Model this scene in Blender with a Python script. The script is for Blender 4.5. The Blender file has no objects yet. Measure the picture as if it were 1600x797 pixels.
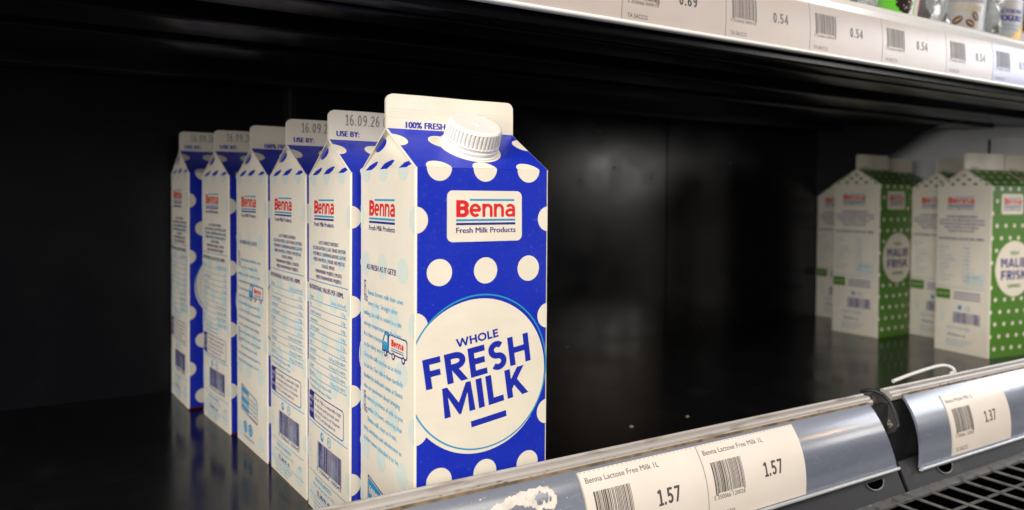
import bpy, math, random
from mathutils import Matrix, Vector
R = math.radians
sc = bpy.context.scene
col = sc.collection
S = 0.001                       # everything below is written in millimetres
rng = random.Random(7)

# ------------------------------------------------------------------ camera
cam_d = bpy.data.cameras.new('camera')
cam = bpy.data.objects.new('camera', cam_d); col.objects.link(cam)
m3 = Matrix(((0.85681591, 0.00841855, -0.51555371), (-0.51558211, 0.02649291, -0.8564305), (0.00644862, 0.99961355, 0.02704)))
mw = m3.to_4x4(); mw.translation = Vector((-130.87, -299.49, 184.52)) * S
cam.matrix_world = mw
cam_d.sensor_width = 36; cam_d.lens = 1159.3 / 1600 * 36; cam_d.shift_y = -56.7 / 1600
cam_d.clip_start = 0.01; cam_d.clip_end = 50
cam_d.dof.use_dof = True; cam_d.dof.focus_distance = 0.375; cam_d.dof.aperture_fstop = 8.8
sc.camera = cam

# ------------------------------------------------------------------ light
world = bpy.data.worlds.new('World'); sc.world = world; world.use_nodes = True
bg = world.node_tree.nodes['Background']
bg.inputs[0].default_value = (0.9, 0.95, 1.0, 1); bg.inputs[1].default_value = 0.05

def area(name, loc, target, sx, sy, power, color):
    l = bpy.data.lights.new(name, 'AREA'); l.shape = 'RECTANGLE'; l.size = sx; l.size_y = sy
    l.energy = power; l.color = color
    o = bpy.data.objects.new(name, l); col.objects.link(o)
    o.location = loc
    o.rotation_euler = (Vector(target) - Vector(loc)).to_track_quat('-Z', 'Y').to_euler()
    return o
area('ceiling_lamp', (-0.3, -1.0, 1.30), (0.0, 0.0, 0.12), 3.2, 0.35, 38, (1.0, 0.925, 0.82))
area('aisle_lamp', (-1.75, -0.95, 0.60), (0.0, 0.2, 0.13), 1.0, 1.0, 45, (1.0, 0.975, 0.945))
area('cold_lamp', (2.05, -0.66, 0.66), (0.7, 0.1, 0.25), 0.8, 0.45, 10.5, (0.86, 0.91, 1.0))
area('spot_lamp', (1.75, -1.09, 0.34), (0.48, 0.46, 0.22), 0.18, 0.18, 1.3, (1.0, 0.95, 0.90))
area('warm_lamp', (1.58, -0.95, 0.58), (0.3, 0.0, 0.2), 0.07, 0.07, 0.7, (1.0, 0.62, 0.25))

sc.view_settings.view_transform = 'Standard'; sc.view_settings.look = 'None'
sc.view_settings.exposure = 0; sc.view_settings.gamma = 1

# ------------------------------------------------------------------ materials
MATS = {}
def mat(name, c, rough=0.5, spec=0.5, metal=0.0, coat=0.0, coat_rough=0.1, noise=None, bump=None, trans=0.0, rnoise=None, alpha=1.0):
    """noise=(scale, colour2, low, high); bump=(scale, strength, distance); rnoise=(scale, low, high)"""
    m = bpy.data.materials.new(name); m.use_nodes = True
    nt = m.node_tree; b = nt.nodes['Principled BSDF']
    b.inputs['Base Color'].default_value = (*c, 1); b.inputs['Roughness'].default_value = rough
    b.inputs['Specular IOR Level'].default_value = spec; b.inputs['Metallic'].default_value = metal
    b.inputs['Coat Weight'].default_value = coat; b.inputs['Coat Roughness'].default_value = coat_rough
    b.inputs['Transmission Weight'].default_value = trans; b.inputs['Alpha'].default_value = alpha
    tc = nt.nodes.new('ShaderNodeTexCoord')
    def tex(scale, detail=5.0):
        if isinstance(scale, tuple):
            mp = nt.nodes.new('ShaderNodeMapping'); mp.inputs['Scale'].default_value = scale
            nt.links.new(tc.outputs['Object'], mp.inputs['Vector']); src = mp.outputs['Vector']; sca = 1.0
        else:
            src = tc.outputs['Object']; sca = scale
        n = nt.nodes.new('ShaderNodeTexNoise'); n.inputs['Scale'].default_value = sca; n.inputs['Detail'].default_value = detail
        nt.links.new(src, n.inputs['Vector']); return n.outputs['Fac']
    if noise:
        rp = nt.nodes.new('ShaderNodeMapRange'); rp.inputs['From Min'].default_value = noise[2]; rp.inputs['From Max'].default_value = noise[3]
        nt.links.new(tex(noise[0]), rp.inputs['Value'])
        mx = nt.nodes.new('ShaderNodeMix'); mx.data_type = 'RGBA'
        mx.inputs['A'].default_value = (*c, 1); mx.inputs['B'].default_value = (*noise[1], 1)
        nt.links.new(rp.outputs['Result'], mx.inputs['Factor']); nt.links.new(mx.outputs['Result'], b.inputs['Base Color'])
    if rnoise:
        rp = nt.nodes.new('ShaderNodeMapRange'); rp.inputs['From Min'].default_value = 0.35; rp.inputs['From Max'].default_value = 0.65
        rp.inputs['To Min'].default_value = rnoise[1]; rp.inputs['To Max'].default_value = rnoise[2]
        nt.links.new(tex(rnoise[0]), rp.inputs['Value']); nt.links.new(rp.outputs['Result'], b.inputs['Roughness'])
    if bump:
        bp = nt.nodes.new('ShaderNodeBump'); bp.inputs['Strength'].default_value = bump[1]; bp.inputs['Distance'].default_value = bump[2] * S
        nt.links.new(tex(bump[0]), bp.inputs['Height']); nt.links.new(bp.outputs['Normal'], b.inputs['Normal'])
    MATS[name] = m
    return m
PB = ((70, 70, 190), 0.30, 0.55)
CREAM = mat('cream_board', (0.80, 0.73, 0.61), 0.42, 0.4, noise=(60, (0.745, 0.675, 0.555), 0.35, 0.75), bump=PB, rnoise=(30, 0.36, 0.5))
BLUE = mat('blue_print', (0.009, 0.026, 0.43), 0.38, 0.4, noise=(700, (0.05, 0.075, 0.50), 0.60, 0.80), bump=PB, rnoise=(22, 0.28, 0.46))
GREEN = mat('green_print', (0.075, 0.20, 0.020), 0.42, 0.4, bump=PB)
NAVY = mat('navy_ink', (0.020, 0.020, 0.20), 0.5, 0.3)
INK = mat('royal_ink', (0.012, 0.024, 0.36), 0.45, 0.3)
RED = mat('red_ink', (0.66, 0.018, 0.022), 0.45, 0.3)
TEAL = mat('teal_ink', (0.025, 0.28, 0.52), 0.45, 0.3)
PALE = mat('pale_blue_ink', (0.62, 0.68, 0.625), 0.45, 0.3)
SMALL = mat('light_blue_ink', (0.10, 0.43, 0.70), 0.45, 0.3)
FAINT = mat('glare_washed_ink', (0.15, 0.14, 0.135), 0.5, 0.3)  # paler ink: glare washing out the right-hand upper labels, put into the colour
GREY = mat('grey_ink', (0.22, 0.21, 0.20), 0.5, 0.3)
MAROON = mat('maroon_edge', (0.10, 0.008, 0.012), 0.5, 0.3)
WHITECAP = mat('white_plastic', (0.80, 0.775, 0.73), 0.28, 0.5, bump=(400, 0.08, 0.2))
BLACKM = mat('black_metal', (0.0045, 0.0045, 0.0055), 0.2, 0.31, noise=((30, 30, 30), (0.008, 0.0078, 0.0076), 0.52, 0.72), rnoise=(14, 0.11, 0.22), bump=(160, 0.05, 0.3))
WALLM = mat('black_panel', (0.006, 0.006, 0.0078), 0.33, 0.40, rnoise=(24, 0.205, 0.275), bump=(30, 0.02, 0.6))
UNDERM = mat('underside_black', (0.005, 0.005, 0.006), 0.27, 0.42)
UPLIPM = mat('upper_lip', (0.85, 0.84, 0.82), 0.25, 0.6, coat=0.5)
DARKSTEEL = mat('dark_steel', (0.03, 0.03, 0.034), 0.35, 0.5)
BRACKETM = mat('soiled_steel', (0.05, 0.047, 0.045), 0.5, 0.4, noise=(170, (0.20, 0.16, 0.12), 0.55, 0.72), bump=(200, 0.3, 0.4))
SCUFF = mat('scuff', (0.26, 0.275, 0.32), 0.6, 0.3)
SLOT = mat('recess_shade_black', (0.001, 0.001, 0.001), 1.0, 0.0)  # near-zero black paints the shade inside slots, skirt gap and duct
SKIRTM = mat('skirt_black', (0.02, 0.02, 0.022), 0.5, 0.25, noise=(50, (0.045, 0.042, 0.04), 0.55, 0.8))
BLACKSAT = mat('black_satin', (0.012, 0.012, 0.014), 0.42, 0.35, noise=(60, (0.05, 0.047, 0.043), 0.62, 0.8))
GREYPANEL = mat('grey_panel', (0.80, 0.80, 0.82), 0.5, 0.3, noise=(8, (0.70, 0.70, 0.72), 0.3, 0.7))
RAILM = mat('rail_plastic', (0.125, 0.14, 0.185), 0.36, 0.6, coat=0.9, coat_rough=0.16, noise=((3, 50, 50), (0.24, 0.26, 0.32), 0.4, 0.75), rnoise=((9, 60, 60), 0.28, 0.44), bump=((12, 80, 80), 0.12, 0.4))
LEDGEM = mat('soiled_ledge_plastic', (0.36, 0.33, 0.305), 0.35, 0.5, noise=((38, 160, 160), (0.15, 0.11, 0.075), 0.54, 0.74), bump=(120, 0.25, 0.6))
GRIME = mat('brown_grime', (0.13, 0.09, 0.055), 0.7, 0.2, noise=(110, (0.28, 0.20, 0.12), 0.4, 0.6))
LIPM = mat('clear_lip', (0.42, 0.43, 0.45), 0.16, 0.7, coat=0.6)
UPRAILM = mat('upper_rail_plastic', (0.66, 0.64, 0.62), 0.25, 0.6, coat=0.5, coat_rough=0.1, bump=((10, 60, 60), 0.10, 0.3))
PAPER = mat('label_paper', (0.74, 0.66, 0.585), 0.48, 0.35, coat=0.25, coat_rough=0.18, noise=(40, (0.70, 0.62, 0.54), 0.35, 0.7))
GREYPAPER = mat('grey_label_paper', (0.49, 0.42, 0.38), 0.45, 0.4, coat=0.6, coat_rough=0.30, noise=(40, (0.45, 0.385, 0.35), 0.35, 0.7))  # greyer paper tone for the upper rail labels
BLUEPAPER = mat('blue_label_paper', (0.44, 0.46, 0.60), 0.45, 0.35, coat=0.3, coat_rough=0.15)
TORN = mat('torn_paper', (0.70, 0.64, 0.57), 0.8, 0.2, noise=(160, (0.50, 0.45, 0.40), 0.45, 0.70), bump=(300, 0.2, 0.3))
PRINT = mat('label_ink', (0.075, 0.068, 0.065), 0.55, 0.3)
WIREM = mat('grey_wire', (0.15, 0.145, 0.145), 0.33, 0.5, metal=0.3, noise=(150, (0.06, 0.055, 0.05), 0.5, 0.75))
HOOKM = mat('milky_plastic', (0.66, 0.66, 0.64), 0.3, 0.5)
CRUMBM = mat('crumb_dust', (0.30, 0.27, 0.22), 0.8, 0.2)
POTW = mat('pot_white', (0.60, 0.57, 0.53), 0.35, 0.5)
POTG = mat('pot_grey', (0.30, 0.29, 0.28), 0.4, 0.5)
BEAN = mat('bean_brown', (0.09, 0.035, 0.022), 0.5, 0.3)
YEL = mat('yellow_print', (0.72, 0.42, 0.05), 0.45, 0.3)
LIME = mat('lime_print', (0.10, 0.42, 0.02), 0.4, 0.4)
BERRY = mat('berry_black', (0.02, 0.013, 0.018), 0.25, 0.6)
PINK = mat('pink_print', (0.78, 0.30, 0.36), 0.4, 0.4)
GOLD = mat('gold_print', (0.42, 0.33, 0.16), 0.5, 0.3)
CLEAR = mat('clear_wrap', (0.75, 0.78, 0.78), 0.10, 0.7, trans=0.75, bump=(90, 0.5, 2.0))

# ------------------------------------------------------------------ mesh builder
class MB:
    def __init__(s): s.v = []; s.f = []; s.m = []; s.mats = []
    def mi(s, m):
        if m not in s.mats: s.mats.append(m)
        return s.mats.index(m)
    def poly(s, pts, m):
        i = len(s.v); s.v += [tuple(p) for p in pts]; s.f.append(tuple(range(i, i + len(pts)))); s.m.append(s.mi(m))
    def faces(s, verts, faces, m):
        i = len(s.v); k = s.mi(m); s.v += [tuple(p) for p in verts]
        for f in faces: s.f.append(tuple(i + a for a in f)); s.m.append(k)
    def box(s, a, b, m):
        x0, y0, z0 = a; x1, y1, z1 = b
        v = [(x0,y0,z0),(x1,y0,z0),(x1,y1,z0),(x0,y1,z0),(x0,y0,z1),(x1,y0,z1),(x1,y1,z1),(x0,y1,z1)]
        s.faces(v, [(0,3,2,1),(4,5,6,7),(0,1,5,4),(1,2,6,5),(2,3,7,6),(3,0,4,7)], m)
    def extrude_x(s, prof, x0, x1, m, closed=True, caps=True):
        n = len(prof)
        v = [(x0, p[0], p[1]) for p in prof] + [(x1, p[0], p[1]) for p in prof]
        f = [(i, (i + 1) % n, n + (i + 1) % n, n + i) for i in range(n if closed else n - 1)]
        if caps and closed: f += [tuple(range(n - 1, -1, -1)), tuple(range(n, 2 * n))]
        s.faces(v, f, m)
    def tube(s, path, r, m, n=8, caps=True):
        path = [Vector(p) for p in path]; rings = []
        for i, p in enumerate(path):
            t = (path[min(i + 1, len(path) - 1)] - path[max(i - 1, 0)]).normalized()
            a = t.cross(Vector((0, 0, 1)))
            if a.length < 0.2: a = t.cross(Vector((0, 1, 0)))
            a.normalize(); b = t.cross(a)
            rings.append([p + (a * math.cos(2*math.pi*k/n) + b * math.sin(2*math.pi*k/n)) * r for k in range(n)])
        v = [q for g in rings for q in g]; f = []
        for i in range(len(rings) - 1):
            for k in range(n): f.append((i*n+k, i*n+(k+1)%n, (i+1)*n+(k+1)%n, (i+1)*n+k))
        if caps: f += [tuple(range(n - 1, -1, -1)), tuple(range((len(rings)-1)*n, len(rings)*n))]
        s.faces(v, f, m)
    def build(s, name, parent=None, smooth=False, angle=40):
        me = bpy.data.meshes.new(name)
        me.from_pydata([(a*S, b*S, c*S) for a, b, c in s.v], [], s.f)
        for m in s.mats: me.materials.append(m)
        me.polygons.foreach_set('material_index', s.m)
        if smooth:
            me.polygons.foreach_set('use_smooth', [True] * len(me.polygons))
            try: me.set_sharp_from_angle(angle=R(angle))
            except Exception: pass
        me.update()
        o = bpy.data.objects.new(name, me); col.objects.link(o)
        if parent: o.parent = parent
        return o

def tag(o, label=None, cat=None, group=None, kind=None):
    if label: o['label'] = label
    if cat: o['category'] = cat
    if group: o['group'] = group
    if kind: o['kind'] = kind
    return o
def thing(name, label, cat, loc=(0,0,0), rz=0.0, group=None):
    o = bpy.data.objects.new(name, None); col.objects.link(o); o.empty_display_size = 0.01
    o.location = Vector(loc) * S; o.rotation_euler = (0, 0, rz)
    return tag(o, label, cat, group)
def copy_tree(o, parent=None):
    c = o.copy(); col.objects.link(c); c.parent = parent
    for ch in list(o.children): copy_tree(ch, c)
    return c

# ------------------------------------------------------------------ 2D drawing
def clip(poly, test, cut):
    out = []
    for i, p in enumerate(poly):
        q = poly[(i + 1) % len(poly)]
        a, b = test(p), test(q)
        if a >= 0: out.append(p)
        if (a >= 0) != (b >= 0):
            t = a / (a - b); out.append((p[0] + (q[0]-p[0])*t, p[1] + (q[1]-p[1])*t))
    return out
def clip_convex(poly, hull):
    """hull: convex polygon, counter-clockwise"""
    for i, a in enumerate(hull):
        b = hull[(i + 1) % len(hull)]
        f = lambda p: (b[0]-a[0])*(p[1]-a[1]) - (b[1]-a[1])*(p[0]-a[0])
        poly = clip(poly, f, None)
        if len(poly) < 3: return []
    return poly
def circle(cx, cy, r, n=40, ry=None):
    ry = ry or r
    return [(cx + r*math.cos(2*math.pi*i/n), cy + ry*math.sin(2*math.pi*i/n)) for i in range(n)]
def rect(x0, y0, x1, y1): return [(x0,y0),(x1,y0),(x1,y1),(x0,y1)]
def rrect(x0, y0, x1, y1, r, n=6):
    p = []
    for cx, cy, a in ((x1-r,y0+r,-90),(x1-r,y1-r,0),(x0+r,y1-r,90),(x0+r,y0+r,180)):
        for k in range(n + 1): t = R(a + 90*k/n); p.append((cx + r*math.cos(t), cy + r*math.sin(t)))
    return p
def split(p, band):
    """cut a convex outline into short pieces so that it follows a bent sheet"""
    out = [p]
    for ax in (0, 1):
        st = band[ax] if band else 0
        if not st: continue
        nxt = []
        for q in out:
            lo, hi = min(t[ax] for t in q), max(t[ax] for t in q)
            n = math.ceil((hi-lo)/st - 1e-6)
            if n <= 1: nxt.append(q); continue
            for i in range(n):
                a, c = lo+(hi-lo)*i/n, lo+(hi-lo)*(i+1)/n
                r_ = clip(clip(q, lambda t: t[ax]-a, 0), lambda t: c-t[ax], 0)
                if len(r_) > 2: nxt.append(r_)
        out = nxt
    return out
class Face:
    """a flat sheet on which prints are laid, each layer a hair above the one below"""
    def __init__(s, mb, fn, hull=None, band=None): s.mb = mb; s.fn = fn; s.hull = hull; s.band = band
    def poly(s, p, m, h):
        if s.hull: p = clip_convex(p, s.hull)
        if len(p) < 3: return
        for q in split(p, s.band):
            s.mb.poly([s.fn(u, v, h) for u, v in q], m)
    def tris(s, verts, faces, m, h):
        if s.hull:
            xs = [v[0] for v in s.hull]; ys = [v[1] for v in s.hull]
            faces = [f for f in faces if all(min(xs) <= verts[i][0] <= max(xs) and min(ys) <= verts[i][1] <= max(ys) for i in f)]
        s.mb.faces([s.fn(u, v, h) for u, v in verts], faces, m)
    def ring(s, cx, cy, r, w, m, h, n=96):
        for i in range(n):
            a, b = 2*math.pi*i/n, 2*math.pi*(i+1)/n
            q = [(cx+(r-w)*math.cos(a), cy+(r-w)*math.sin(a)), (cx+r*math.cos(a), cy+r*math.sin(a)), (cx+r*math.cos(b), cy+r*math.sin(b)), (cx+(r-w)*math.cos(b), cy+(r-w)*math.sin(b))]
            s.poly(q, m, h)
    def outline(s, pts, w, m, h, closed=True):
        n = len(pts)
        for i in range(n if closed else n - 1):
            a, b = Vector(pts[i]), Vector(pts[(i+1) % n]); d = (b - a)
            if d.length < 1e-6: continue
            nn = Vector((-d.y, d.x)).normalized() * (w/2)
            s.poly([tuple(a-nn), tuple(b-nn), tuple(b+nn), tuple(a+nn)], m, h + 0.003 * (i % 2))

_tc = {}
def text2d(body, offset=0.0):
    k = (body, offset)
    if k in _tc: return _tc[k]
    cu = bpy.data.curves.new('lettering', 'FONT'); cu.body = body; cu.size = 1; cu.offset = offset; cu.resolution_u = 3; cu.fill_mode = 'FRONT'
    ob = bpy.data.objects.new('lettering', cu); col.objects.link(ob)
    me = bpy.data.meshes.new_from_object(ob)
    v = [(p.co.x, p.co.y) for p in me.vertices]; f = [tuple(p.vertices) for p in me.polygons]
    # one winding for all faces
    g = []
    for q in f:
        a = sum(v[q[i]][0]*v[q[(i+1)%len(q)]][1] - v[q[(i+1)%len(q)]][0]*v[q[i]][1] for i in range(len(q)))
        g.append(q if a >= 0 else q[::-1])
    bpy.data.objects.remove(ob); bpy.data.curves.remove(cu); bpy.data.meshes.remove(me)
    _tc[k] = (v, g); return _tc[k]
CAPH = max(p[1] for p in text2d('H')[0])
def text(face, body, u, v, h, m, layer, width=None, align='L', offset=0.0, rot=0.0, sx=1.0):
    if offset:                      # bolder: a second printing a hair to the right
        for k in (1, 2): text(face, body, u + offset*h*3*k, v, h, m, layer + .010*k, width, align, 0.0, rot, sx)
    V, F = text2d(body)
    if not V: return
    k = h / CAPH; x0 = min(p[0] for p in V); x1 = max(p[0] for p in V)
    kx = k * sx
    if width: kx = width / (x1 - x0)
    W = (x1 - x0) * kx
    ox = {'L': 0, 'C': -W/2, 'R': -W}[align]
    c, s_ = math.cos(rot), math.sin(rot); out = []
    for x, y in V:
        X = (x - x0)*kx + ox; Y = y*k
        out.append((u + X*c - Y*s_, v + X*s_ + Y*c))
    face.tris(out, F, m, layer)

# a bold geometric alphabet drawn with strokes (cap height 1)
def arc(cx, cy, rx, ry, a0, a1, n=14): return [(cx+rx*math.cos(R(a0+(a1-a0)*i/n)), cy+ry*math.sin(R(a0+(a1-a0)*i/n))) for i in range(n+1)]
def glyph(ch, t):
    h = t/2; lo = 0.0; hi = 1.0
    if ch == 'W': return 1.38, [[(h*.9,1.2),(h*.9+.0,1.0),(.38,0.0+h*.2),(.69,.93),(1.0,0.0+h*.2),(1.38-h*.9,1.0),(1.38-h*.9,1.2)][1:6]]
    if ch == 'H': return .80, [[(h,0),(h,1)],[(.80-h,0),(.80-h,1)],[(h,.52),(.80-h,.52)]]
    if ch == 'O': return 1.0, [arc(.5,.5,.5-h,.5-h*1.0,0,360,32)]
    if ch == 'L': return .56, [[(h,1),(h,h),(.56,h)]]
    if ch == 'E': return .60, [[(.60,1-h),(h,1-h),(h,h),(.60,h)],[(h,.51),(.56,.51)]]
    if ch == 'F': return .58, [[(.58,1-h),(h,1-h),(h,0)],[(h,.49),(.53,.49)]]
    if ch == 'R': return .68, [[(h,0),(h,1-h),(.36,1-h)]+arc(.36,.71,.28-h*.4,.29-h,90,-90,12)+[(h,.42+h)],[(.30,.46),(.66,-.12)]]
    if ch == 'P': return .66, [[(h,0),(h,1-h),(.36,1-h)]+arc(.36,.70,.28-h*.4,.30-h,90,-90,12)+[(h,.40+h)]]
    if ch == 'S':
        r = (1-t)/4; w = .60
        return w, [arc(w/2,1-h-r,w/2-h*.9,r,38,270,16)+arc(w/2,h+r,w/2-h*.85,r,90,-142,16)[1:]]
    if ch == 'M': return 1.02, [[(h*.9,-.02),(h*1.1,1.0-h*.2),(.51,.16),(1.02-h*1.1,1.0-h*.2),(1.02-h*.9,-.02)]]
    if ch == 'I': return t, [[(h,0),(h,1)]]
    if ch == 'K': return .74, [[(h,0),(h,1)],[(h*1.2,.36),(.70,1.12)],[(.30,.60),(.76,-.14)]]
    if ch == 'A': return .86, [[(h*.6-.04,-.1),(.43,1.0),(.86-h*.6+.04,-.1)],[(.2,.28),(.66,.28)]]
    if ch == 'B':
        up, lo_ = (1-h+.52)/2, (.52+h)/2
        return .68, [[(h,0),(h,1)], [(h,1-h),(.36,1-h)]+arc(.36,up,.25-h*.4,up-.52,90,-90,12)+[(h,.52)], [(h,.52),(.38,.52)]+arc(.38,lo_,.30-h,lo_-h,90,-90,12)+[(h,h)]]
    x = .76
    if ch == 'e': return .66, [[(h*1.2,x*.5),(.66-h*.6,x*.5)],arc(.33,x/2,.33-h,x/2-h,-2,312,26)]
    if ch == 'n': return .60, [[(h,0),(h,x)],[(h,x*.55)]+arc(.31,x*.60,.29-h+.0,x*.40-h,165,0,14)+[(.60-h,0)]]
    if ch == 'a': return .60, [[(.60-h,0),(.60-h,x*.60)]+arc(.31,x*.62,.29-h,x*.38-h,0,150,12),[(.60-h,x*.5),(.28,x*.54)]+arc(.28,x*.30,.28-h,x*.30-h+.02,100,270,12)+[(.60-h,h+.06)]]
    # condensed figures for prices and dates
    w = .46
    if ch == '0': return w, [arc(w/2,.5,w/2-h,.5-h,0,360,28)]
    if ch == '1': return .34, [[(0.02,.80),(.20,.97)],[(.22,0),(.22,1)],[(.02,h*.8),(.40,h*.8)]]
    if ch == '2': return w, [arc(w/2,.72,w/2-h,.28-h,165,-20,14)+[(h,h),(w,h)]]
    if ch == '3': return w, [arc(w/2-.02,.74,w/2-h,.26-h,150,-90,14)+arc(w/2-.02,.27,w/2-h+.01,.27-h,90,-150,14)]
    if ch == '4': return w, [[(.33,0),(.33,.98),(h*.8,.30),(w,.30)]]
    if ch == '5': return w, [[(w-.03,1-h),(h*1.3,1-h),(h*1.1,.54)]+arc(w/2-.02,.33,w/2-h+.01,.31-h+.01,115,-150,16)]
    if ch == '6': return w, [arc(w/2,.30,w/2-h,.30-h,0,360,24),[(h,.32)]+arc(w/2+.06,.45,w/2-h+.06,.55-h,180,75,12)]
    if ch == '7': return w, [[(0.02,1-h),(w-h*.6,1-h),(.14,-.02)]]
    if ch == '9': return w, [arc(w/2,.70,w/2-h,.30-h,0,360,24),[(w-h,.68)]+arc(w/2-.06,.55,w/2-h+.06,.55-h,0,-105,12)]
    if ch == '.': return t*1.1, [[(t*.55,0),(t*.55,t*1.15)]]
    return .35, []
def stroke(pts, t):
    P = [Vector(p) for i, p in enumerate(pts) if i == 0 or (Vector(p)-Vector(pts[i-1])).length > 1e-5]; closed = (P[0]-P[-1]).length < 1e-4; n = len(P); L = []; Rr = []
    for i, p in enumerate(P):
        a = P[i-1] if i > 0 else (P[-2] if closed else None); b = P[i+1] if i < n-1 else (P[1] if closed else None)
        d0 = (p-a).normalized() if a is not None else None; d1 = (b-p).normalized() if b is not None else None
        if d0 is None: nn = Vector((-d1.y, d1.x)); k = 1
        elif d1 is None: nn = Vector((-d0.y, d0.x)); k = 1
        else:
            m = Vector((-d0.y-d1.y, d0.x+d1.x)); m.normalize(); nn = m; k = 1/max(.32, m.dot(Vector((-d0.y, d0.x))))
        L.append(p + nn*k*t/2); Rr.append(p - nn*k*t/2)
    return [[tuple(Rr[i]), tuple(Rr[i+1]), tuple(L[i+1]), tuple(L[i])] for i in range(n-1)]
def bold(face, body, u, v, h, width, m, layer, t=0.2, gap=0.10, rot=0.0, band=(0.0, 1.0), skew=0.0):
    x = 0; q = []; k = 0
    for ch in body:
        w, st = glyph(ch, t)
        for s_ in st:
            k += 1
            for quad in stroke(s_, t):
                quad = clip(clip(quad, lambda p: p[1]-band[0], 0), lambda p: band[1]-p[1], 0)
                if len(quad) > 2: q.append(([(a+x, b) for a, b in quad], k % 4))
        x += w + gap
    kx = width/(x-gap); c, s_ = math.cos(rot), math.sin(rot)
    for quad, j in q:
        pts = []
        for a, b in quad:
            X = a*kx + skew*b*h; Y = b*h; pts.append((u + X*c - Y*s_, v + X*s_ + Y*c))
        face.poly(pts, m, layer + 0.004*j)

def barcode(face, u0, v0, u1, v1, m, layer, seed=1, n=42, digits=None):
    r = random.Random(seed); x = 0; bars = []
    while x < n*2.1:
        w = r.choice((.7, 1, 1, 1.6, 2.3)); g = r.choice((.7, .9, 1.2, 1.7)); bars.append((x, x+w)); x += w+g
    k = (u1-u0)/bars[-1][1]
    for i, (a, b) in enumerate(bars):
        d = 1.2*(v1-v0)/18 if (i < 2 or i > len(bars)-3 or abs(i-len(bars)//2) < 1) else 0
        face.poly(rect(u0+a*k, v0-d, u0+b*k, v1), m, layer)
    if digits: text(face, digits, (u0+u1)/2-1, v0-(v1-v0)*.20, (v1-v0)*.14, m, layer, width=(u1-u0)*1.05, align='C')

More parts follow.
